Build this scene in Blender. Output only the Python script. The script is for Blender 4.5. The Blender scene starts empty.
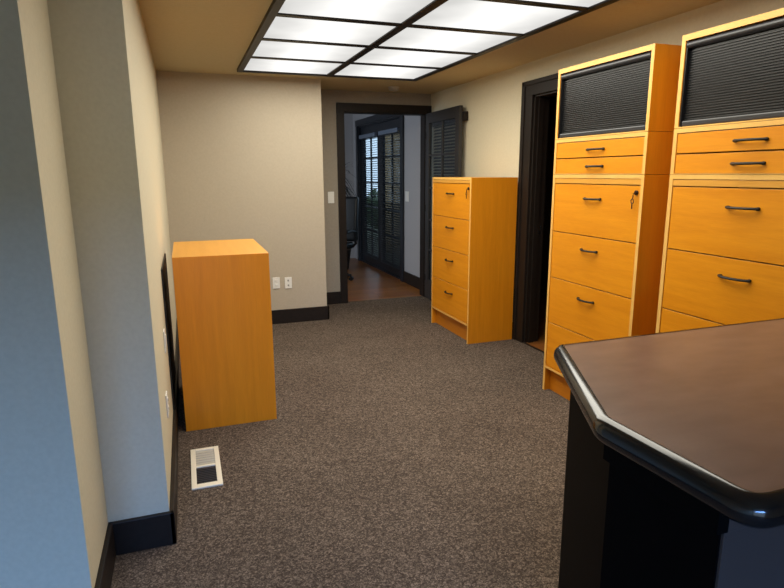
import bpy, bmesh, math, random
from mathutils import Vector, Matrix
random.seed(7)
S = bpy.context.scene
COL = S.collection
PI = math.pi

# ------------------------------------------------------------------ helpers
def lin(r, g, b):
    f = lambda c: (c/255/12.92) if c/255 <= .04045 else ((c/255+.055)/1.055)**2.4
    return (f(r), f(g), f(b), 1)

class MB:
    """collects shapes, links them as ONE mesh object"""
    def __init__(self): self.bm = bmesh.new()
    def box(self, x0, x1, y0, y1, z0, z1, bev=0, mi=0, seg=2):
        t = bmesh.new()
        vs = [t.verts.new((x, y, z)) for z in (z0, z1) for y in (y0, y1) for x in (x0, x1)]
        for f in ((0,2,3,1),(4,5,7,6),(0,1,5,4),(1,3,7,5),(3,2,6,7),(2,0,4,6)):
            t.faces.new([vs[i] for i in f])
        bmesh.ops.recalc_face_normals(t, faces=t.faces[:])
        if bev: bmesh.ops.bevel(t, geom=t.edges[:], offset=bev, segments=seg, affect='EDGES', profile=.6)
        return self._take(t, mi)
    def prism(self, pts, z0, z1, bev=0, mi=0, seg=3):
        t = bmesh.new()
        b = [t.verts.new((x, y, z0)) for x, y in pts]; u = [t.verts.new((x, y, z1)) for x, y in pts]
        t.faces.new(b[::-1]); t.faces.new(u); n = len(pts)
        for i in range(n): t.faces.new((b[i], b[(i+1) % n], u[(i+1) % n], u[i]))
        bmesh.ops.recalc_face_normals(t, faces=t.faces[:])
        if bev:
            ed = [e for e in t.edges if abs(e.verts[0].co.z-e.verts[1].co.z) < 1e-6]
            bmesh.ops.bevel(t, geom=ed, offset=bev, segments=seg, affect='EDGES', profile=.5)
        return self._take(t, mi)
    def tube(self, pts, r, n=10, mi=0, flat=None):
        """sweep a circle along pts (r may be a list)"""
        t = bmesh.new(); rings = []
        P = [Vector(p) for p in pts]; m = len(P)
        up = Vector((0, 0, 1))
        for i, p in enumerate(P):
            d = (P[min(i+1, m-1)]-P[max(i-1, 0)]).normalized()
            a = d.cross(up)
            if a.length < 1e-3: a = d.cross(Vector((1, 0, 0)))
            a.normalize(); b = a.cross(d).normalized()
            rr = r[i] if isinstance(r, (list, tuple)) else r
            sb = rr if flat is None else rr*flat
            rings.append([t.verts.new(p + a*rr*math.cos(2*PI*k/n) + b*sb*math.sin(2*PI*k/n)) for k in range(n)])
        for i in range(m-1):
            for k in range(n):
                t.faces.new((rings[i][k], rings[i][(k+1) % n], rings[i+1][(k+1) % n], rings[i+1][k]))
        t.faces.new(rings[0][::-1]); t.faces.new(rings[-1])
        bmesh.ops.recalc_face_normals(t, faces=t.faces[:])
        return self._take(t, mi)
    def lathe(self, c, prof, axis='z', n=24, mi=0):
        """prof: list of (radius, height) about axis through c"""
        t = bmesh.new(); rings = []
        for r, h in prof:
            ring = []
            for k in range(n):
                a = 2*PI*k/n; u, v = r*math.cos(a), r*math.sin(a)
                p = {'z': (u, v, h), 'x': (h, u, v), 'y': (u, h, v)}[axis]
                ring.append(t.verts.new((c[0]+p[0], c[1]+p[1], c[2]+p[2])))
            rings.append(ring)
        for i in range(len(rings)-1):
            for k in range(n): t.faces.new((rings[i][k], rings[i][(k+1) % n], rings[i+1][(k+1) % n], rings[i+1][k]))
        t.faces.new(rings[0][::-1]); t.faces.new(rings[-1])
        bmesh.ops.recalc_face_normals(t, faces=t.faces[:])
        return self._take(t, mi)
    def quad(self, pts, mi=0):
        f = self.bm.faces.new([self.bm.verts.new(p) for p in pts]); f.material_index = mi
        return self
    def _take(self, t, mi):
        me = bpy.data.meshes.new('t')
        for f in t.faces: f.material_index = mi
        t.to_mesh(me); t.free(); self.bm.from_mesh(me); bpy.data.meshes.remove(me)
        return self
    def rot(self, ang, axis, cent):
        bmesh.ops.rotate(self.bm, verts=self.bm.verts[:], cent=cent, matrix=Matrix.Rotation(ang, 3, axis)); return self
    def edge_mat(self, test, mi):
        for f in self.bm.faces:
            f.normal_update()
            if test(f): f.material_index = mi
        return self
    def build(self, name, mats, parent=None, smooth=False):
        me = bpy.data.meshes.new(name)
        if smooth:
            for f in self.bm.faces: f.smooth = True
            for e in self.bm.edges:
                if len(e.link_faces) == 2 and e.calc_face_angle(0) > .6: e.smooth = False
        self.bm.to_mesh(me); self.bm.free()
        for m in (mats if isinstance(mats, (list, tuple)) else [mats]): me.materials.append(m)
        o = bpy.data.objects.new(name, me); COL.objects.link(o)
        if parent: o.parent = parent
        return o

def tag(o, label=None, cat=None, group=None, kind=None):
    if label: o['label'] = label
    if cat: o['category'] = cat
    if group: o['group'] = group
    if kind: o['kind'] = kind
    return o
def thing(name, label, cat, loc=(0, 0, 0), rz=0, group=None):
    o = bpy.data.objects.new(name, None); COL.objects.link(o)
    o.location = loc; o.rotation_euler = (0, 0, rz); o.empty_display_size = .1
    return tag(o, label, cat, group)
def struct(o):
    o['kind'] = 'structure'; return o
def dup(root, loc, label, rz=None):
    r = root.copy(); COL.objects.link(r); r.location = loc; r['label'] = label
    if rz is not None: r.rotation_euler = (0, 0, rz)
    for ch in list(root.children):
        c = ch.copy(); COL.objects.link(c); c.parent = r
        for g in list(ch.children):
            d = g.copy(); COL.objects.link(d); d.parent = c
    return r

# ------------------------------------------------------------------ materials
def mat(name, col, rough=.5, metal=0, spec=.5, emit=None, es=0, coat=0):
    m = bpy.data.materials.new(name); m.use_nodes = True
    b = m.node_tree.nodes['Principled BSDF']
    b.inputs['Base Color'].default_value = col; b.inputs['Roughness'].default_value = rough
    b.inputs['Metallic'].default_value = metal; b.inputs['Specular IOR Level'].default_value = spec
    b.inputs['Coat Weight'].default_value = coat
    if emit: b.inputs['Emission Color'].default_value = emit; b.inputs['Emission Strength'].default_value = es
    return m
def noise_mat(name, c1, c2, scale=(1, 1, 1), nscale=8, detail=4, rough=.5, bump=0, bdist=.001, spec=.5, lo=.3, hi=.7, rough2=None, coat=0):
    m = mat(name, c1, rough, spec=spec, coat=coat); nt = m.node_tree; b = nt.nodes['Principled BSDF']
    tc = nt.nodes.new('ShaderNodeTexCoord'); mp = nt.nodes.new('ShaderNodeMapping'); mp.inputs['Scale'].default_value = scale
    nz = nt.nodes.new('ShaderNodeTexNoise'); nz.inputs['Scale'].default_value = nscale; nz.inputs['Detail'].default_value = detail
    cr = nt.nodes.new('ShaderNodeValToRGB')
    cr.color_ramp.elements[0].position = lo; cr.color_ramp.elements[0].color = c1
    cr.color_ramp.elements[1].position = hi; cr.color_ramp.elements[1].color = c2
    L = nt.links.new
    L(tc.outputs['Object'], mp.inputs['Vector']); L(mp.outputs[0], nz.inputs['Vector']); L(nz.outputs['Fac'], cr.inputs[0])
    L(cr.outputs[0], b.inputs['Base Color'])
    if bump:
        bp = nt.nodes.new('ShaderNodeBump'); bp.inputs['Strength'].default_value = bump; bp.inputs['Distance'].default_value = bdist
        L(nz.outputs['Fac'], bp.inputs['Height']); L(bp.outputs[0], b.inputs['Normal'])
    return m

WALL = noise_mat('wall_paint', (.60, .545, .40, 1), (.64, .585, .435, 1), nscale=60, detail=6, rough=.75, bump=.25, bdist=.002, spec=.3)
WALLSH = noise_mat('back_wall_shaded', (.455, .395, .305, 1), (.485, .425, .33, 1), nscale=60, detail=6, rough=.75, bump=.2, bdist=.002, spec=.3)  # same paint as the other walls, darkened to carry the back wall's shade
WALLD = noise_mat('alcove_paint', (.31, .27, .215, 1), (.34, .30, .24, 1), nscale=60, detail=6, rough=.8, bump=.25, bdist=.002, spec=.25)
CEIL = noise_mat('ceiling_paint', (.52, .44, .27, 1), (.55, .465, .29, 1), nscale=40, rough=.85, bump=.2, bdist=.002, spec=.2)
HALLW = noise_mat('hall_paint', (.39, .385, .39, 1), (.42, .415, .42, 1), nscale=60, rough=.8, spec=.25)
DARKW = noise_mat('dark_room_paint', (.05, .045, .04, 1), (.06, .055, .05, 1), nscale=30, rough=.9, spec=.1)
TRIM = noise_mat('dark_trim_paint', (.014, .0105, .0085, 1), (.018, .0135, .011, 1), nscale=40, rough=.45, spec=.22)
DOORP = noise_mat('door_dark_paint', (.03, .029, .029, 1), (.036, .034, .034, 1), nscale=40, rough=.4, spec=.4)
HDOORP = noise_mat('glazed_door_paint', (.012, .016, .022, 1), (.016, .02, .027, 1), nscale=40, rough=.35, spec=.45)

def carpet_mat():
    m = mat('carpet', (.1, .08, .07, 1), .95, spec=.1); nt = m.node_tree; b = nt.nodes['Principled BSDF']; L = nt.links.new
    tc = nt.nodes.new('ShaderNodeTexCoord')
    v1 = nt.nodes.new('ShaderNodeTexVoronoi'); v1.inputs['Scale'].default_value = 200
    v2 = nt.nodes.new('ShaderNodeTexVoronoi'); v2.inputs['Scale'].default_value = 95
    n2 = nt.nodes.new('ShaderNodeTexNoise'); n2.inputs['Scale'].default_value = 1.9; n2.inputs['Detail'].default_value = 6
    a = nt.nodes.new('ShaderNodeSeparateColor'); b2 = nt.nodes.new('ShaderNodeSeparateColor')
    mf = nt.nodes.new('ShaderNodeMix'); mf.data_type = 'FLOAT'; mf.inputs[0].default_value = .36
    cr = nt.nodes.new('ShaderNodeValToRGB'); e = cr.color_ramp.elements
    e[0].position = .14; e[0].color = (.048, .035, .027, 1)
    e[1].position = .9; e[1].color = (.235, .182, .142, 1)
    x = e.new(.55); x.color = (.102, .078, .061, 1)
    mx = nt.nodes.new('ShaderNodeMix'); mx.data_type = 'RGBA'; mx.blend_type = 'MULTIPLY'; mx.inputs[0].default_value = .5
    cr2 = nt.nodes.new('ShaderNodeValToRGB'); cr2.color_ramp.elements[0].position = .3; cr2.color_ramp.elements[0].color = (.62, .6, .6, 1)
    cr2.color_ramp.elements[1].position = .65
    bp = nt.nodes.new('ShaderNodeBump'); bp.inputs['Strength'].default_value = .35; bp.inputs['Distance'].default_value = .003
    for n in (v1, v2, n2): L(tc.outputs['Object'], n.inputs['Vector'])
    L(v1.outputs['Color'], a.inputs[0]); L(v2.outputs['Color'], b2.inputs[0])
    L(a.outputs[0], mf.inputs[2]); L(b2.outputs[0], mf.inputs[3]); L(mf.outputs[0], cr.inputs[0]); L(n2.outputs['Fac'], cr2.inputs[0])
    L(cr.outputs[0], mx.inputs[6]); L(cr2.outputs[0], mx.inputs[7]); L(mx.outputs[2], b.inputs['Base Color'])
    L(mf.outputs[0], bp.inputs['Height']); L(bp.outputs[0], b.inputs['Normal'])
    return m
CARPET = carpet_mat()

def wood_mat(name, c1, c2, scale, rough=.35, spec=.4):
    m = mat(name, c1, rough, spec=spec); nt = m.node_tree; b = nt.nodes['Principled BSDF']; L = nt.links.new
    tc = nt.nodes.new('ShaderNodeTexCoord'); oi = nt.nodes.new('ShaderNodeObjectInfo')
    mp = nt.nodes.new('ShaderNodeMapping'); mp.inputs['Scale'].default_value = scale
    ad = nt.nodes.new('ShaderNodeVectorMath'); ad.operation = 'ADD'
    ml = nt.nodes.new('ShaderNodeMath'); ml.operation = 'MULTIPLY'; ml.inputs[1].default_value = 37
    L(oi.outputs['Random'], ml.inputs[0]); L(tc.outputs['Object'], mp.inputs[0]); L(mp.outputs[0], ad.inputs[0]); L(ml.outputs[0], ad.inputs[1])
    n1 = nt.nodes.new('ShaderNodeTexNoise'); n1.inputs['Scale'].default_value = 1; n1.inputs['Detail'].default_value = 6; n1.inputs['Distortion'].default_value = .6
    n2 = nt.nodes.new('ShaderNodeTexNoise'); n2.inputs['Scale'].default_value = 7; n2.inputs['Detail'].default_value = 3
    L(ad.outputs[0], n1.inputs['Vector']); L(ad.outputs[0], n2.inputs['Vector'])
    cr = nt.nodes.new('ShaderNodeValToRGB'); cr.color_ramp.elements[0].position = .3; cr.color_ramp.elements[0].color = c1
    cr.color_ramp.elements[1].position = .7; cr.color_ramp.elements[1].color = c2
    mx = nt.nodes.new('ShaderNodeMix'); mx.data_type = 'FLOAT'; mx.inputs[0].default_value = .35
    L(n1.outputs['Fac'], mx.inputs[2]); L(n2.outputs['Fac'], mx.inputs[3]); L(mx.outputs[0], cr.inputs[0]); L(cr.outputs[0], b.inputs['Base Color'])
    return m
WOODF = wood_mat('alder_front', (.66, .225, .004, 1), (.78, .30, .009, 1), (1.5, 2.2, 26))      # grain along y
WOODS = wood_mat('alder_side', (.62, .21, .006, 1), (.74, .27, .010, 1), (26, 26, 1.6))        # grain along z
WOODT = wood_mat('alder_top', (.66, .30, .04, 1), (.76, .37, .06, 1), (26, 1.6, 20))
WEDGE = wood_mat('alder_edge', (.78, .43, .10, 1), (.86, .51, .14, 1), (20, 6, 3), rough=.4)
WKICK = wood_mat('alder_kick', (.56, .18, .008, 1), (.66, .23, .012, 1), (2, 2.2, 26))
PLANK = None
def plank_mat():
    m = mat('wood_floor', (.3, .12, .03, 1), .35); nt = m.node_tree; b = nt.nodes['Principled BSDF']; L = nt.links.new
    tc = nt.nodes.new('ShaderNodeTexCoord'); mp = nt.nodes.new('ShaderNodeMapping'); mp.inputs['Rotation'].default_value = (0, 0, 0)
    br = nt.nodes.new('ShaderNodeTexBrick'); br.inputs['Scale'].default_value = 1; br.inputs['Brick Width'].default_value = .9
    br.inputs['Row Height'].default_value = .09; br.inputs['Mortar Size'].default_value = .002
    br.inputs['Color1'].default_value = (.30, .115, .025, 1); br.inputs['Color2'].default_value = (.20, .07, .015, 1); br.inputs['Mortar'].default_value = (.05, .02, .005, 1)
    nz = nt.nodes.new('ShaderNodeTexNoise'); nz.inputs['Scale'].default_value = 6
    mx = nt.nodes.new('ShaderNodeMix'); mx.data_type = 'RGBA'; mx.blend_type = 'MULTIPLY'; mx.inputs[0].default_value = .3
    L(tc.outputs['Object'], mp.inputs[0]); L(mp.outputs[0], br.inputs['Vector']); L(tc.outputs['Object'], nz.inputs['Vector'])
    L(br.outputs['Color'], mx.inputs[6]); L(nz.outputs['Color'], mx.inputs[7]); L(mx.outputs[2], b.inputs['Base Color'])
    return m
PLANK = plank_mat()
BLACKM = mat('black_metal', (.008, .007, .006, 1), .45, 0, .3)
TAMB = mat('tambour_black', (.008, .008, .009, 1), .3, 0, .6)
TAMBR = mat('tambour_rail', (.022, .023, .027, 1), .3, 0, .6)
LOCKM = mat('lock_dark', (.03, .012, .006, 1), .3, .6)
KEYM = mat('key_metal', (.10, .05, .03, 1), .35, .8)
PLATE = mat('plate_white', (.80, .79, .74, 1), .35)
PLATED = mat('plate_slots', (.30, .29, .27, 1), .5)
CREAM = mat('vent_cream', (.80, .74, .60, 1), .45)
VENTG = mat('vent_damper', (.47, .44, .37, 1), .45)
VENTD = mat('vent_grille', (.028, .024, .02, 1), .45)
TOPL = noise_mat('counter_laminate', (.15, .086, .062, 1), (.205, .123, .09, 1), scale=(1, 2.2, 1), nscale=9, detail=8, rough=.28, bump=.05, spec=.45)
NOSE = mat('counter_bullnose', (.008, .007, .007, 1), .15, 0, .7)
BASEB = noise_mat('counter_base', (.0025, .0024, .0026, 1), (.0032, .0031, .0033, 1), nscale=30, rough=.5, spec=.03)
BASELIT = mat('counter_base_lit', (.062, .047, .042, 1), .45, 0, .3)  # counter base lightened: window light on the near face put into the colour
BOARD = mat('black_board', (.008, .007, .006, 1), .5)
SMOKE = mat('smoke_white', (.42, .38, .34, 1), .5)
BLIND = mat('blind_slat_dark', (.011, .013, .017, 1), .35, 0, .5)
BLINDR = mat('blind_headrail', (.16, .20, .26, 1), .45)
LEATH = mat('black_leather', (.005, .006, .007, 1), .3, 0, .4)
LEAF = mat('plant_dark', (.008, .012, .008, 1), .5)
POT = mat('pot_dark', (.03, .025, .02, 1), .5)
SOIL = mat('soil_dark', (.015, .01, .008, 1), .9)
CHROME = mat('chrome', (.6, .6, .62, 1), .25, 1)
HEDGE = noise_mat('hedge_leaves', (.02, .05, .012, 1), (.10, .16, .06, 1), nscale=25, rough=.7)
TAN = noise_mat('tan_siding', (.13, .072, .016, 1), (.16, .092, .022, 1), scale=(1, 1, 8), nscale=5, rough=.8)
GRASS = noise_mat('garden_ground', (.05, .06, .03, 1), (.09, .10, .05, 1), nscale=10, rough=.9)
SILVER = mat('window_frame_paint', (.5, .5, .5, 1), .5)

def glass_mat():
    m = bpy.data.materials.new('pane_glass'); m.use_nodes = True; nt = m.node_tree; L = nt.links.new
    nt.nodes.remove(nt.nodes['Principled BSDF']); out = nt.nodes['Material Output']
    t = nt.nodes.new('ShaderNodeBsdfTransparent'); t.inputs[0].default_value = (.86, .9, .92, 1)
    g = nt.nodes.new('ShaderNodeBsdfGlossy'); g.inputs['Roughness'].default_value = .03
    fr = nt.nodes.new('ShaderNodeLayerWeight'); pw = nt.nodes.new('ShaderNodeMath'); pw.operation = 'POWER'; pw.inputs[1].default_value = 4
    L(fr.outputs['Facing'], pw.inputs[0]); ma = nt.nodes.new('ShaderNodeMath'); ma.operation = 'MULTIPLY_ADD'; ma.inputs[1].default_value = .55; ma.inputs[2].default_value = .04; L(pw.outputs[0], ma.inputs[0])
    mx = nt.nodes.new('ShaderNodeMixShader'); L(ma.outputs[0], mx.inputs[0]); L(t.outputs[0], mx.inputs[1]); L(g.outputs[0], mx.inputs[2]); L(mx.outputs[0], out.inputs[0])
    return m
GLASS = glass_mat()

def panel_mat():
    """translucent acrylic over a pair of tubes: brighter along the middle of each panel"""
    m = bpy.data.materials.new('light_diffuser'); m.use_nodes = True; nt = m.node_tree; L = nt.links.new
    nt.nodes.remove(nt.nodes['Principled BSDF']); out = nt.nodes['Material Output']
    tc = nt.nodes.new('ShaderNodeTexCoord'); sp = nt.nodes.new('ShaderNodeSeparateXYZ'); L(tc.outputs['Generated'], sp.inputs[0])
    def math_(op, a, b=None):
        n = nt.nodes.new('ShaderNodeMath'); n.operation = op
        for i, v in enumerate((a, b)):
            if v is None: continue
            if isinstance(v, (int, float)): n.inputs[i].default_value = v
            else: L(v, n.inputs[i])
        return n.outputs[0]
    d = math_('SUBTRACT', sp.outputs['X'], .52); d2 = math_('MULTIPLY', d, d); g = math_('EXPONENT', math_('MULTIPLY', d2, -9.0))
    nz = nt.nodes.new('ShaderNodeTexNoise'); nz.inputs['Scale'].default_value = 3; L(tc.outputs['Object'], nz.inputs['Vector'])
    st = math_('ADD', math_('MULTIPLY', g, .55), math_('MULTIPLY', nz.outputs['Fac'], .35)); st = math_('ADD', st, PANEL_BASE)
    e = nt.nodes.new('ShaderNodeEmission'); e.inputs[0].default_value = (1, .985, .95, 1); L(st, e.inputs[1]); L(e.outputs[0], out.inputs[0])
    return m
PANEL_BASE = .48
PANEL = panel_mat()

# ------------------------------------------------------------------ the setting
H = 2.443
XL, XG, XR = -.153, -.386, 2.845
YG, YB2, YB, YA, YA2 = 2.379, 1.937, 5.906, 6.61, 6.73
XB = 1.357                      # end of the back wall
DX0, DX1, DZ = 1.772, 2.775, 2.212    # doorway to the back room
RY0, RY1 = 3.45, 4.41          # doorway in the right wall
HX = 2.9                        # right wall of the back room
REAR = -2.2
WX = -1.8

struct(MB().box(WX-.2, XR+.13, REAR-.15, 6.66, -.12, 0).build('floor', CARPET))
struct(MB().box(-.8, HX+.1, 6.66, 10.35, -.12, 0).build('floor_hall', PLANK))
struct(MB().box(XR+.13, 6.4, 2.4, 6.5, -.12, .006).box(XR+.008, XR+.13, RY0+.02, RY1-.02, 0, .006).build('floor_side_room', PLANK))
struct(MB().box(WX-.2, XR+.2, REAR-.15, YA2, H, H+.12).build('ceiling', CEIL))
struct(MB().box(-.8, HX+.1, YA2, 10.35, 2.75, 2.87).build('ceiling_hall', HALLW))
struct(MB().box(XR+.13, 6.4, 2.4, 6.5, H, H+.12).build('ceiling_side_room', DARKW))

struct(MB().prism([(XL, YB), (XL, YG), (XG, YG), (XG, YB2), (WX, YB2), (WX, YB2+.12), (-.6, YB2+.12), (-.6, YB)], 0, H).build('wall_left', WALL))
struct(MB().prism([(WX, YB2+.1), (WX-.12, YB2+.1), (WX-.12, REAR-.12), (WX, REAR-.12)], 0, H).build('wall_far_left', WALL))
struct(MB().box(-.6, XB, YB, YA2, 0, H).build('wall_back', WALLSH))
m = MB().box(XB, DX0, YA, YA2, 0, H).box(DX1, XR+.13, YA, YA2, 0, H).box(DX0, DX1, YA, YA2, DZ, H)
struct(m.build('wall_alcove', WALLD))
m = MB().box(XR, XR+.13, REAR-.12, RY0, 0, H).box(XR, XR+.13, RY1, YA, 0, H).box(XR, XR+.13, RY0, RY1, 2.17, H)
struct(m.build('wall_right', WALL))
# rear wall with a wide window behind the viewer
W0, W1, WZ0, WZ1 = -1.7, .5, .25, 1.75
m = MB().box(WX, W0, REAR-.12, REAR, 0, H).box(W1, XR, REAR-.12, REAR, 0, H).box(W0, W1, REAR-.12, REAR, 0, WZ0).box(W0, W1, REAR-.12, REAR, WZ1, H)
struct(m.build('wall_rear', WALL))
w = MB()
for x in (W0, (W0+W1)/2-.025, W1-.05): w.box(x, x+.05, REAR-.09, REAR-.03, WZ0, WZ1)
w.box(W0, W1, REAR-.09, REAR-.03, WZ0, WZ0+.05).box(W0, W1, REAR-.09, REAR-.03, WZ1-.05, WZ1)
struct(w.build('window_1', SILVER))

# baseboards
def bboard(name, segs, h=.147, t=.019):
    m = MB()
    for x0, x1, y0, y1 in segs: m.box(x0, x1, y0, y1, 0, h, bev=.004)
    return struct(m.build(name, TRIM))
t = .019
bboard('baseboard_left', [(XL, XL+t, YG-t, YB), (XG, XL+t, YG-t, YG), (XG, XG+t, YB2-t, YG), (WX, XG+t, YB2-t, YB2)])
bboard('baseboard_back', [(XL, XB+t, YB-t, YB), (XB, XB+t, YB-t, YA)])
bboard('baseboard_alcove', [(XB, DX0-.085, YA-t, YA)])
bboard('baseboard_right', [(XR-t, XR, 4.565, YA), (XR-t, XR, REAR, RY0-.15)])
bboard('baseboard_hall', [(HX-t, HX, YA2, 7.64)], h=.16)

# door casings
m = MB()
c = .085
m.box(DX0-c, DX0, YA-.022, YA, 0, DZ+.095, bev=.003).box(DX1, XR, YA-.022, YA, 0, DZ+.095, bev=.003).box(DX0-c, XR, YA-.024, YA, DZ, DZ+.095, bev=.003)
m.box(DX0-.001, DX0+.008, YA, YA2+.01, 0, DZ).box(DX1-.008, DX1+.001, YA, YA2+.01, 0, DZ).box(DX0, DX1, YA, YA2+.01, DZ-.008, DZ+.001)
struct(m.build('trim_1', TRIM))
m = MB()
m.box(XR-.022, XR, RY1, RY1+.15, 0, 2.285, bev=.003).box(XR-.022, XR, RY0-.15, RY0, 0, 2.285, bev=.003).box(XR-.024, XR, RY0-.15, RY1+.15, 2.165, 2.285, bev=.003)
m.box(XR-.034, XR-.02, RY1+.105, RY1+.15, 0, 2.285, bev=.004).box(XR-.034, XR-.02, RY0-.15, RY1+.15, 2.25, 2.287, bev=.004)
m.box(XR-.001, XR+.135, RY1-.022, RY1+.001, 0, 2.17).box(XR-.001, XR+.135, RY0-.001, RY0+.022, 0, 2.17).box(XR-.001, XR+.135, RY0, RY1, 2.15, 2.171)
m.box(XR+.03, XR+.075, RY1-.036, RY1-.02, 0, 2.16)
struct(m.build('trim_2', TRIM))
MB().box(XR+.085, XR+.11, RY1-.026, RY1-.021, .99, 1.07, bev=.002).build('strike_plate', CHROME)
sp = bpy.data.objects['strike_plate']; tag(sp, 'small metal strike plate on the jamb of the dark right doorway', 'strike plate')
struct(MB().box(XR-.012, XR+.008, RY0+.0, RY1-.0, 0, .007, bev=.002).build('trim_3', TRIM))     # threshold
# dark side room beyond the right doorway
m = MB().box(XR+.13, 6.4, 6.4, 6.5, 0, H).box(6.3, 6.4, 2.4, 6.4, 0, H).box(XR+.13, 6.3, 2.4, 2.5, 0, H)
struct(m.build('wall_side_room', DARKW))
# back room walls, with the opening for a pair of glazed doors
GY0, GY1, GZ = 7.74, 9.84, 2.31
m = MB().box(HX, HX+.12, YA2-.02, GY0, 0, 2.75).box(HX, HX+.12, GY1, 10.2, 0, 2.75).box(HX, HX+.12, GY0, GY1, GZ, 2.75)
struct(m.build('wall_hall_right', HALLW))
struct(MB().box(-.8, HX+.1, 10.2, 10.35, 0, 2.75).build('wall_hall_back', HALLW))
struct(MB().box(-.8, -.68, YA2, 10.2, 0, 2.75).build('wall_hall_left', HALLW))
struct(MB().box(-.68, XR+.06, YA2, YA2+.04, DZ+.12, 2.75).build('wall_hall_front', HALLW))
m = MB()
m.box(HX-.03, HX, GY0-.1, GY0, 0, GZ+.1, bev=.003).box(HX-.03, HX, GY1, GY1+.1, 0, GZ+.1, bev=.003).box(HX-.035, HX, GY0-.1, GY1+.1, GZ, GZ+.1, bev=.003)
m.box(HX, HX+.12, GY0, GY0+.02, 0, GZ).box(HX, HX+.12, GY1-.02, GY1, 0, GZ).box(HX, HX+.12, GY0, GY1, GZ-.02, GZ).box(HX, HX+.12, GY0, GY1, 0, .02)
struct(m.build('trim_4', HDOORP))

# glazed doors: local frame, leaf in the YZ plane, x = thickness; y 0..w
def glazed_door(name, w, h, mm, cols=2, rows=5, st=.095, top=.10, kick=.25, blind=True, blind_side=1, bars=None):
    root = bpy.data.objects.new(name, None); COL.objects.link(root); root['kind'] = 'structure'
    th = .04
    f = MB()
    f.box(0, th, 0, st, 0, h, bev=.002).box(0, th, w-st, w, 0, h, bev=.002).box(0, th, st, w-st, h-top, h, bev=.002).box(0, th, st, w-st, 0, kick, bev=.002)
    f.build('door_frame', mm, root)
    g = MB(); gy0, gy1, gz0, gz1 = st, w-st, kick, h-top
    for i in range(1, cols):
        y = gy0+(gy1-gy0)*i/cols; g.box(.006, th-.006, y-.012, y+.012, gz0, gz1, bev=.003)
    zs = bars or [gz0+(gz1-gz0)*j/rows for j in range(1, rows)]
    for z in zs: g.box(.008, th-.008, gy0, gy1, z-.011, z+.011, bev=.003)
    g.build('glazing_bars', mm, root)
    z_all = [gz0]+sorted(zs)+[gz1]
    for i in range(cols):
        for j in range(len(z_all)-1):
            MB().box(.018, .022, gy0+(gy1-gy0)*i/cols, gy0+(gy1-gy0)*(i+1)/cols, z_all[j], z_all[j+1]).build('glass_pane', GLASS, root)
    return root

# door leaf swung open into the alcove against the right wall
leaf = glazed_door('door_1', .915, 2.20, DOORP, st=.09, top=.115, kick=.23, bars=[.60, .965, 1.345, 1.72])
leaf.location = (2.748, 5.645, .012); leaf.rotation_euler = (0, 0, math.radians(-.8))
bl = MB()
for k in range(52):
    z = .27+k*.0345
    bl.quad([(.052, .10, z-.008), (.052, .80, z-.008), (.066, .80, z+.012), (.066, .10, z+.012)])
bl.build('blind_slats', LEATH, leaf)
MB().box(.042, .090, -.03, .86, 2.05, 2.14, bev=.004).build('blind_headrail', TRIM, leaf)
hd = MB().tube([(-.0, .06, .98), (-.04, .06, .98), (-.045, .065, .98), (-.045, .16, .98)], .009).lathe((0, .06, .98), [(.026, -.006), (.026, 0)], 'x')
hd.build('door_handle', CHROME, leaf, True)
hg = MB()
for z in (.25, 1.1, 1.95): hg.tube([(.002, .905, z-.04), (.002, .905, z+.04)], .007)
hg.build('hinge', BLACKM, leaf, True)

# pair of glazed doors in the back room, with dark horizontal blinds over them
half = (GY1-GY0-.04)/2
for nm, y0 in (('door_2', GY0+.02), ('door_3', GY0+.02+half)):
    d = glazed_door(nm, half-.004, GZ-.045, HDOORP, st=.13, top=.2, kick=.16, bars=[.56, .95, 1.36, 1.75])
    d.location = (HX+.03, y0+.002, .022)
    bl = MB()
    for k in range(55):
        z = .13+k*.0355
        dz = .0105 if z < 1.08 else .006
        bl.quad([(-.028, .07, z-dz), (-.028, half-.07, z-dz), (-.006, half-.07, z+dz), (-.006, .07, z+dz)])
    bl.build('blind_slats', BLIND, d)
    MB().box(-.05, -.004, .12, half-.06, 2.075, 2.135, bev=.005).build('blind_headrail', BLINDR, d)
# outdoors beyond the glazed doors
struct(MB().box(HX+.12, 14, 6.6, 22, -.15, -.02).build('ground', GRASS))
w = MB().box(3.75, 3.9, 9.2, 11.02, -.02, 2.35)
for k in range(12): w.box(3.72, 3.75, 9.2, 11.02, .02+k*.19, .2+k*.19, bev=.006)
tag(w.build('garden_fence', TAN), 'tan boarded garden fence seen dimly through the right-hand glazed door leaf', 'fence')
def bush(name, c, r, n, label, sq=.9):
    b = MB(); rnd = random.Random(int(c[0]*100+c[1]*10))
    for k in range(n):
        a, e = rnd.uniform(0, 2*PI), math.asin(rnd.uniform(-.6, 1)); rr = r*rnd.uniform(.75, 1.05)
        p = Vector((c[0]+rr*math.cos(a)*math.cos(e), c[1]+rr*math.sin(a)*math.cos(e), c[2]+rr*math.sin(e)*sq))
        u = Vector((rnd.uniform(-1, 1), rnd.uniform(-1, 1), rnd.uniform(-1, 1))).normalized(); v = u.orthogonal().normalized()
        s = rnd.uniform(.05, .1)
        b.quad([p-u*s, p-v*s*.5, p+u*s, p+v*s*.5])
    b.lathe((c[0], c[1], c[2]), [(r*.75*math.cos(t_), r*.75*sq*math.sin(t_)) for t_ in [-1.3+.26*i for i in range(11)]], 'z', 16)
    b.tube([(c[0], c[1], -.03), (c[0], c[1], c[2])], .05)
    return tag(b.build(name, HEDGE), label, 'bush')
bush('garden_bush', (4.5, 13.2, .62), .62, 700, 'green leafy bush outside, seen between the blind slats of the glazed doors')

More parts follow.
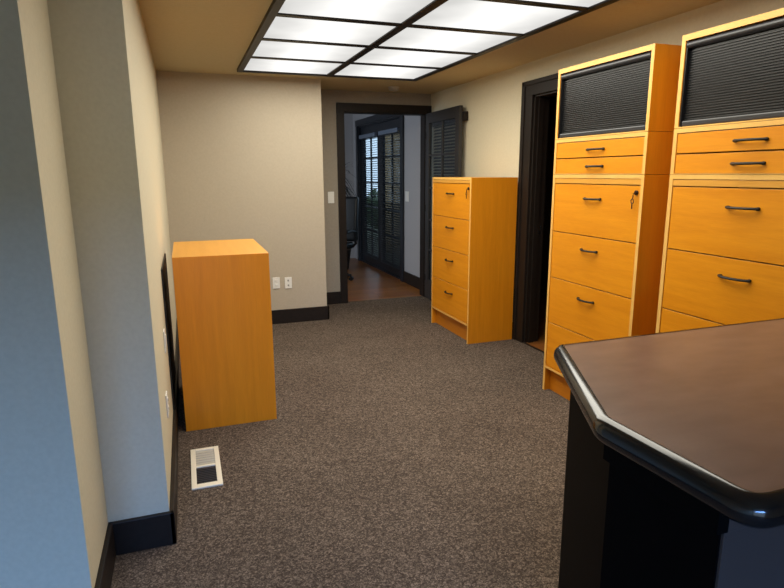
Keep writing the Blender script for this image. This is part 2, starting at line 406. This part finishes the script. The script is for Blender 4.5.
# ------------------------------------------------------------------ cabinets
def bow_handle(parent, y, z, xf, w=.15):
    """black bow handle; xf = drawer face, bulging toward -x"""
    pts = []
    for i in range(13):
        u = -1+2*i/12; pts.append((xf-.006-.026*(1-abs(u)**2.6), y+u*w/2, z))
    h = MB().tube(pts, [.0085]+[.0072]*11+[.0085], 8, flat=.85)
    for s in (-1, 1): h.tube([(xf, y+s*(w/2-.004), z), (xf-.010, y+s*(w/2-.004), z)], .008, 8)
    return h.build('handle', BLACKM, parent, True)
def carcass(root, name, y0, y1, z0, z1, xf, xb, top=.02, bottom=.02, rail=None):
    """side panels, top, bottom and back of one box unit; pale edge banding to the front"""
    c = MB(); s = .022
    c.box(xf, xb, y0, y0+s, z0, z1, bev=.0008).box(xf, xb, y1-s, y1, z0, z1, bev=.0008)
    c.box(xf, xb, y0+s, y1-s, z1-top, z1)
    if bottom: c.box(xf, xb, y0+s, y1-s, z0, z0+bottom)
    c.box(xb-.01, xb, y0+s, y1-s, z0, z1-top)
    c.bm.normal_update()
    for f in c.bm.faces:
        if f.normal.x < -.9 and abs(f.calc_center_median().x-xf) < .004: f.material_index = 1
        elif f.normal.z > .9 and f.calc_center_median().z > z1-.004: f.material_index = 2
    return c.build(name, [WOODS, WEDGE, WOODT], root)
def drawer(root, y0, y1, z0, z1, xf, handle_z, hw=.15, lock=False, lit=True):
    g = .003
    d = MB().box(xf+.003, xf+.021, y0+g, y1-g, z0+g, z1-g, bev=.0012)
    d.bm.normal_update()
    for f in d.bm.faces:
        if f.normal.z > .9: f.material_index = 1
    d.box(xf+.022, xf+.36, y0+.015, y1-.015, z0+.015, z1-.03)
    o = d.build('drawer', [WOODF, WEDGE], root)
    bow_handle(o, (y0+y1)/2, handle_z, xf+.003, hw)
    if lock:
        ly, lz = y0+.027, z1-.04
        MB().lathe((xf+.003, ly, lz), [(.013, 0), (.013, -.008), (.010, -.011), (.004, -.0115)], 'x', 16).build('lock', LOCKM, o, True)
        k = MB().tube([(xf-.008, ly, lz-.004), (xf-.020, ly+.003, lz-.006)], .004, 6)
        k.tube([(xf-.018, ly+.003, lz-.012), (xf-.016, ly+.008, lz-.035)], .0035, 6)
        ring = [(xf-.017, ly+.008+.010*math.sin(a), lz-.046+.012*math.cos(a)) for a in [2*PI*i/14 for i in range(15)]]
        k.tube(ring, .0032, 6)
        k.tube([(xf-.016, ly+.010, lz-.056), (xf-.014, ly+.012, lz-.088)], .0032, 6)
        k.build('key', KEYM, o, True)
    return o
def base_cabinet(root, hw, z_top, zs, xf, xb, hz_off=.085, lock=True, handle_w=.15, topthick=.021, rail=True):
    y0, y1 = -hw, hw; s = .022
    carcass(root, 'carcass', y0, y1, 0, z_top, xf, xb, top=topthick, bottom=0)
    if rail:
        r = MB().box(xf+.002, xf+.02, y0+s, y1-s, zs[0]+.003, z_top-topthick-.003, bev=.001); r.build('top_rail', WOODT, root)
    for i in range(len(zs)-1):
        drawer(root, y0+s, y1-s, zs[i+1], zs[i], xf, zs[i]-hz_off, handle_w, lock and i == 0)
    b = MB().box(xf+.0, xf+.40, y0+s, y1-s, zs[-1]-.018, zs[-1]-.001)
    b.bm.normal_update()
    for f in b.bm.faces:
        if f.normal.x < -.9: f.material_index = 1
    b.build('bottom_board', [WOODS, WEDGE], root)
    MB().box(xf+.045, xf+.06, y0+s, y1-s, 0, zs[-1]-.018).build('kickboard', WKICK, root)

XF, XBK = -.2295, .2295
# low filing cabinet by the far doorway
t1 = thing('filing_cabinet', 'four-drawer orange wood filing cabinet standing left of the dark right doorway', 'filing cabinet', (2.5705, 4.963, 0))
base_cabinet(t1, .4175, 1.488, [1.435, 1.120, .808, .495, .183], XF, XBK, hz_off=.095)

# tall cabinet: base unit + drawer box + shutter unit
t2 = thing('storage_cabinet', 'tall orange wood cabinet with black tambour shutter beside the dark doorway, whole front showing', 'storage cabinet', (2.5705, 2.948, 0), group='tall tambour cabinets')
base_cabinet(t2, .4135, 1.515, [1.458, 1.141, .826, .505, .186], XF, XBK, hz_off=.088)
y0, y1, s = -.4135, .4135, .022
carcass(t2, 'drawer_unit', y0, y1, 1.517, 1.739, XF, XBK, top=.021, bottom=.004)
drawer(t2, y0+s, y1-s, 1.617, 1.717, XF, 1.664)
drawer(t2, y0+s, y1-s, 1.519, 1.616, XF, 1.564)
carcass(t2, 'shutter_unit', y0, y1, 1.741, 2.177, XF, XBK, top=.028, bottom=.006)
sh = MB()
z = 1.775; pitch = .0118
while z < 2.105:
    n = 5; xs = []
    for i in range(n+1):
        a = PI*i/n; xs.append((XF+.028-.0055*math.sin(a), z+pitch*(.5-.5*math.cos(a))*.86))
    for i in range(n):
        (xa, za), (xb_, zb) = xs[i], xs[i+1]
        sh.quad([(xa, y1-s-.01, za), (xa, y0+s+.01, za), (xb_, y0+s+.01, zb), (xb_, y1-s-.01, zb)])
    sh.quad([(XF+.028, y1-s-.01, z+pitch*.86), (XF+.028, y0+s+.01, z+pitch*.86), (XF+.028, y0+s+.01, z+pitch), (XF+.028, y1-s-.01, z+pitch)])
    z += pitch
sh.box(XF+.030, XF+.036, y0+s+.01, y1-s-.01, 1.76, 2.14)
sf = sh.build('tambour_shutter', TAMB, t2)
MB().box(XF+.008, XF+.03, y0+s+.01, y1-s-.01, 1.748, 1.775, bev=.006).build('shutter_pull', TAMBR, sf)
MB().tube([(XF+.016, y0+s+.008, 2.128), (XF+.016, y1-s-.008, 2.128)], .017, 12).build('shutter_roller', TAMBR, sf, True)
for ya, yb in ((y0+s, y0+s+.008), (y1-s-.008, y1-s)):
    MB().box(XF+.006, XF+.05, ya, yb, 1.747, 2.149).build('shutter_track', TAMB, t2)
t3 = dup(t2, (2.5705, 1.925, 0), 'tall orange wood cabinet with black tambour shutter, nearest the counter, cut off by picture edge')

t3.scale = (1, 1.05, 1)
# low cabinet by the left wall, drawers facing into the room
t4 = thing('low_cabinet', 'waist-high plain orange wood cabinet standing alone by the left wall, side panel showing', 'cabinet', (.184, 3.915, 0), PI)
base_cabinet(t4, .4175, 1.064, [1.012, .735, .459, .183], -.2725, .2725, hz_off=.085, lock=False)

# ------------------------------------------------------------------ reception counter
ct = thing('reception_counter', 'dark reception counter with brown top and black rounded edge, chamfered corner', 'counter', (1.6, .91, 0))
def rounded(pts, r, n=6):
    out = []; m = len(pts)
    for i in range(m):
        p = Vector(pts[i]); a = Vector(pts[i-1])-p; b = Vector(pts[(i+1) % m])-p
        ang = a.angle(b); tl = r[i]/math.tan(ang/2)
        if r[i] <= 0: out.append(tuple(p)); continue
        p0 = p+a.normalized()*tl; p1 = p+b.normalized()*tl
        for k in range(n+1):
            u = k/n; q = p0*(1-u)**2+p*2*u*(1-u)+p1*u*u; out.append(tuple(q))
    return out
def inset(pts, d):
    m = len(pts); res = []
    for i in range(m):
        p = Vector(pts[i]); a = (p-Vector(pts[i-1])).normalized(); b = (Vector(pts[(i+1) % m])-p).normalized()
        na, nb = Vector((-a.y, a.x)), Vector((-b.y, b.x)); bi = (na+nb)
        bi = bi/ (bi.length**2/2) if bi.length > 1e-6 else na
        res.append(tuple(p+bi*d))
    return res
CX, CY = 1.6, .91
ZT = 1.07
outl = [(.926, 1.293), (.708, .842), (.722, .513), (2.52, .513), (2.52, 1.293)]       # counter-clockwise
outl = [(x-CX, y-CY) for x, y in outl]
ro = rounded(outl, [.05, .09, .06, 0, 0], 8)
ins = inset(ro, .024)
MB().prism(ins, ZT-.046, ZT, bev=0).build('countertop', TOPL, ct)
# bullnose ring swept round the outline
nb = MB(); t_ = bmesh.new(); rings = []
nn = 12
for k in range(nn):
    a = -PI/2+PI*k/(nn-1)
    d = .024-.024*math.cos(a); zz = ZT-.025+.0262*math.sin(a)
    rings.append([t_.verts.new((x, y, zz)) for x, y in inset(ro, d)])
for i in range(nn-1):
    for k in range(len(ro)):
        t_.faces.new((rings[i][k], rings[i][(k+1) % len(ro)], rings[i+1][(k+1) % len(ro)], rings[i+1][k]))
for lvl, zz in ((rings[-1], 0), (rings[0], 0)):
    inner = [t_.verts.new((x, y, lvl[0].co.z)) for x, y in inset(ro, .027)]
    for k in range(len(ro)): t_.faces.new((lvl[k], lvl[(k+1) % len(ro)], inner[(k+1) % len(ro)], inner[k]))
bmesh.ops.recalc_face_normals(t_, faces=t_.faces[:]); nb._take(t_, 0)
nb.build('edge_band', NOSE, ct, True)
bo = [(.95, 1.235), (.765, .858), (.765, .602), (2.48, .602), (2.48, 1.235)]
MB().prism([(x-CX, y-CY) for x, y in bo], 0, ZT-.05, bev=0).build('base', BASEB, ct)
MB().box(.742-CX, .765-CX, .588-CY, .852-CY, ZT-.094, ZT-.05, bev=.001).build('apron', BASEB, ct)
MB().box(.765-CX, 2.48-CX, .588-CY, .602-CY, ZT-.094, ZT-.05, bev=.001).build('apron', BASELIT, ct)
MB().box(.768-CX, 2.478-CX, .596-CY, .602-CY, 0, ZT-.0945, bev=.001).build('lit_front_face', BASELIT, ct)  # thin sheet added over the base to hold the window-lit tone

# ------------------------------------------------------------------ ceiling light
LX0, LX1, LXM, LY1 = .528, 2.25, 1.362, 5.60
rows = [5.565, 4.915, 4.255, 3.60, 2.94, 2.28, 1.62]
LY0 = rows[-1]-.035
cl = thing('ceiling_light', 'large luminous ceiling panel with dark frame and grid of white diffusers', 'ceiling light', (LXM, 3.9, H))
ox, oy = LXM, 3.9
LZ0 = -.026
f = MB()
f.box(LX0-ox, LX0+.05-ox, LY0-oy, LY1-oy, LZ0, 0, bev=.003).box(LX1-.05-ox, LX1-ox, LY0-oy, LY1-oy, LZ0, 0, bev=.003)
f.box(LX0+.05-ox, LX1-.05-ox, LY1-.05-oy, LY1-oy, LZ0, 0, bev=.003).box(LX0+.05-ox, LX1-.05-ox, LY0-oy, LY0+.05-oy, LZ0, 0, bev=.003)
f.build('frame', TRIM, cl)
g = MB().box(-.03, .03, LY0+.05-oy, LY1-.05-oy, LZ0+.003, -.009, bev=.002)
for y in rows[1:-1]:
    g.box(LX0+.05-ox, -.025, y-.029-oy, y+.029-oy, LZ0+.005, -.009, bev=.002); g.box(.025, LX1-.05-ox, y-.029-oy, y+.029-oy, LZ0+.005, -.009, bev=.002)
g.build('grid', TRIM, cl)
for i in range(len(rows)-1):
    for (a, b) in ((LX0+.05, LXM-.025), (LXM+.025, LX1-.05)):
        ya, yb = rows[i+1]+.02, rows[i]-.02
        MB().box(a-ox, b-ox, ya-oy, yb-oy, -.0135, -.0095).build('diffuser', PANEL, cl)

# ------------------------------------------------------------------ small fittings
def wall_plate(name, label, cat, loc, rz, slots, h=.117, w=.073, group=None):
    """plate in the XZ plane facing -y"""
    r = thing(name, label, cat, loc, rz, group)
    MB().box(-w/2, w/2, -.007, 0, -h/2, h/2, bev=.003).build('plate', PLATE, r)
    if slots == 'outlet':
        for z in (-.022, .022):
            o = MB().box(-.016, .016, -.0095, -.006, z-.014, z+.014, bev=.003).build('socket', PLATE, r)
            MB().box(-.008, -.006, -.0105, -.009, z-.004, z+.006).box(.006, .008, -.0105, -.009, z-.004, z+.006).build('slot', PLATED, o)
    elif slots == 'jack':
        for z in (-.025, .025):
            MB().box(-.008, .008, -.0095, -.006, z-.009, z+.009, bev=.001).build('jack', PLATED, r)
    else:
        MB().box(-.017, .017, -.011, -.006, -.034, .034, bev=.003).build('rocker', PLATE, r)
    return r
wall_plate('wall_outlet', 'left of two white outlet plates on the back wall beside the low cabinet', 'outlet', (.832, YB, .43), 0, 'outlet')
wall_plate('wall_outlet', 'right of two white wall plates on the back wall, with two dark jacks', 'outlet', (.955, YB, .424), 0, 'jack')
wall_plate('light_switch', 'white light switch on the alcove wall left of the far doorway', 'light switch', (1.602, YA, 1.258), 0, 'switch', h=.13)
wall_plate('light_switch', 'white light switch on the grey wall seen through the far doorway', 'light switch', (HX, 7.53, 1.215), -PI/2, 'switch', h=.14, w=.13)
wall_plate('light_switch', 'white plate seen edge-on on the left wall, the higher of two', 'wall plate', (XL, 3.17, .67), PI/2, 'switch')
wall_plate('wall_outlet', 'white outlet seen edge-on on the left wall, the lower of two', 'outlet', (XL, 2.87, .43), PI/2, 'outlet')
sd = thing('smoke_detector', 'small round smoke detector on the ceiling before the far doorway', 'smoke detector', (2.228, 6.20, H))
MB().lathe((0, 0, 0), [(.062, 0), (.062, -.010), (.056, -.014)], 'z', 28).build('base_ring', SMOKE, sd, True)
MB().lathe((0, 0, 0), [(.054, -.012), (.052, -.030), (.040, -.040), (.012, -.042)], 'z', 28).build('cover', SMOKE, sd, True)

fv = thing('floor_vent', 'cream metal floor register set in the carpet near the left wall', 'floor vent', (.008, 3.006, 0))
x0, x1, y0, y1 = -.076, .074, -.226, .216
f = MB()
for a in ((x0, x0+.026, y0, y1), (x1-.026, x1, y0, y1), (x0+.026, x1-.026, y0, y0+.04), (x0+.026, x1-.026, y1-.026, y1), (x0+.026, x1-.026, -.008, .012)): f.box(*a, 0, .009, bev=.003)
f.build('frame', CREAM, fv)
f = MB().box(x0+.026, x1-.026, .012, y1-.026, .001, .003)
for k in range(6): f.box(x0+.026, x1-.026, .018+k*.028, .026+k*.028, .003, .006, bev=.001)
f.build('damper', VENTG, fv)
f = MB().box(x0+.026, x1-.026, y0+.04, -.008, .001, .003)
for k in range(9): f.box(x0+.026, x1-.026, y0+.044+k*.018, y0+.050+k*.018, .003, .007, bev=.001)
f.build('grille', VENTD, fv)

# black panel leaning against the left wall behind the low cabinet
bd = thing('black_panel', 'flat black panel on the left wall beside and behind the low wooden cabinet', 'panel', (XL+.0005, 3.86, 0))
pm = MB().box(.0, .006, -.36, .36, .148, 1.0, bev=.001); pm.build('panel', BOARD, bd)
pm = MB().box(.004, .009, -.36, -.335, .148, 1.0, bev=.001).box(.004, .009, .335, .36, .148, 1.0, bev=.001).box(.004, .009, -.335, .335, .975, 1.0, bev=.001)
pm.build('rim', BOARD, bd)

# office chair and plant in the back room
ch = thing('office_chair', 'black leather office chair in the back room, half hidden by the doorway', 'office chair', (1.99, 8.2, 0), math.radians(-40))
b = MB().box(-.24, .24, -.26, .24, .44, .54, bev=.04, seg=4); b.build('seat', LEATH, ch, True)
b = MB().box(-.28, .28, .20, .30, .54, 1.20, bev=.045, seg=4); b.rot(math.radians(-8), 'X', (0, .24, .5)); b.build('backrest', LEATH, ch, True)
for sx in (-1, 1):
    MB().tube([(sx*.25, .16, .48), (sx*.30, .16, .52), (sx*.30, .14, .70), (sx*.30, .0, .72), (sx*.30, -.14, .71)], .022, 8).build('armrest', LEATH, ch, True)
MB().tube([(0, 0, .10), (0, 0, .45)], .03, 12).build('column', BLACKM, ch, True)
for k in range(5):
    a = 2*PI*k/5; l = MB().tube([(0, 0, .11), (.29*math.cos(a), .29*math.sin(a), .075)], [.028, .018], 8).build('leg', BLACKM, ch, True)
    MB().lathe((.29*math.cos(a), .29*math.sin(a), .03), [(.03, -.02), (.03, .02)], 'y', 14).build('caster', BLACKM, l, True)
pl = thing('potted_plant', 'spiky dark plant in the back room peeking past the doorway jamb', 'plant', (2.34, 9.1, 0))
MB().lathe((0, 0, 0), [(.13, 0), (.17, .30), (.18, .32), (.16, .32), (.15, .29)], 'z', 24).build('pot', POT, pl, True)
MB().lathe((0, 0, 0), [(.15, .27), (.02, .285)], 'z', 20).build('soil', SOIL, pl)
MB().tube([(0, 0, .27), (.02, .01, .8), (0, 0, 1.5)], [.025, .02, .018], 8).build('stem', POT, pl, True)
fo = MB(); rnd = random.Random(3)
for k in range(90):
    a = rnd.uniform(0, 2*PI); z0 = rnd.uniform(1.15, 1.55); ln = rnd.uniform(.26, .42); rise = rnd.uniform(-.15, .28)
    prev = None
    for i in range(6):
        u = i/5; r = ln*u; zz = z0+rise*u*1.6-.30*u*u; wd = .017*(1-u)+.002
        c_ = Vector((r*math.cos(a), r*math.sin(a), zz)); n_ = Vector((-math.sin(a), math.cos(a), 0))*wd
        cur = (c_-n_, c_+n_)
        if prev: fo.quad([prev[0], prev[1], cur[1], cur[0]])
        prev = cur
fo.build('foliage', LEAF, pl)

# ------------------------------------------------------------------ light
def area(name, loc, rot, sx, sy, power, col, spread=PI):
    l = bpy.data.lights.new(name, 'AREA'); l.shape = 'RECTANGLE'; l.size = sx; l.size_y = sy; l.energy = power; l.color = col; l.spread = spread
    o = bpy.data.objects.new(name, l); COL.objects.link(o); o.location = loc; o.rotation_euler = rot
    return o
area('ceiling_lamp', (LXM, (LY0+LY1)/2, H-.035), (0, 0, 0), LX1-LX0-.12, LY1-LY0-.12, 92, (1, .945, .80))
area('sky_light', (-.6, REAR-1.3, 2.08), (math.radians(80), 0, 0), 3.0, .65, 470, (.17, .41, 1))
area('back_room_light', (-.5, 8.1, 1.6), (0, math.radians(-90), 0), 1.2, 1.6, 34, (.74, .85, 1))
w = bpy.data.worlds.new('world'); S.world = w; w.use_nodes = True
bg = w.node_tree.nodes['Background']; bg.inputs[0].default_value = (.62, .80, 1, 1); bg.inputs[1].default_value = 1.7

# ------------------------------------------------------------------ camera
f_, pi_, ya_, ro_ = 578.4265, .206029, .340749, .004844
cp, sp_, cy, sy = math.cos(pi_), math.sin(pi_), math.cos(ya_), math.sin(ya_)
fwd = Vector((sy*cp, cy*cp, -sp_)); r_ = Vector((cy, -sy, 0)); d_ = fwd.cross(r_)
r2 = r_*math.cos(ro_)+d_*math.sin(ro_); d2 = -r_*math.sin(ro_)+d_*math.cos(ro_)
cam = bpy.data.cameras.new('camera'); co = bpy.data.objects.new('camera', cam); COL.objects.link(co)
M = Matrix((r2, -d2, -fwd)).transposed().to_4x4(); M.translation = (0, 0, 1.53); co.matrix_world = M
cam.sensor_width = 36; cam.lens = f_*36/784; cam.clip_start = .02
S.camera = co
S.view_settings.view_transform = 'Standard'
S.view_settings.look = 'None'
S.view_settings.exposure = 0
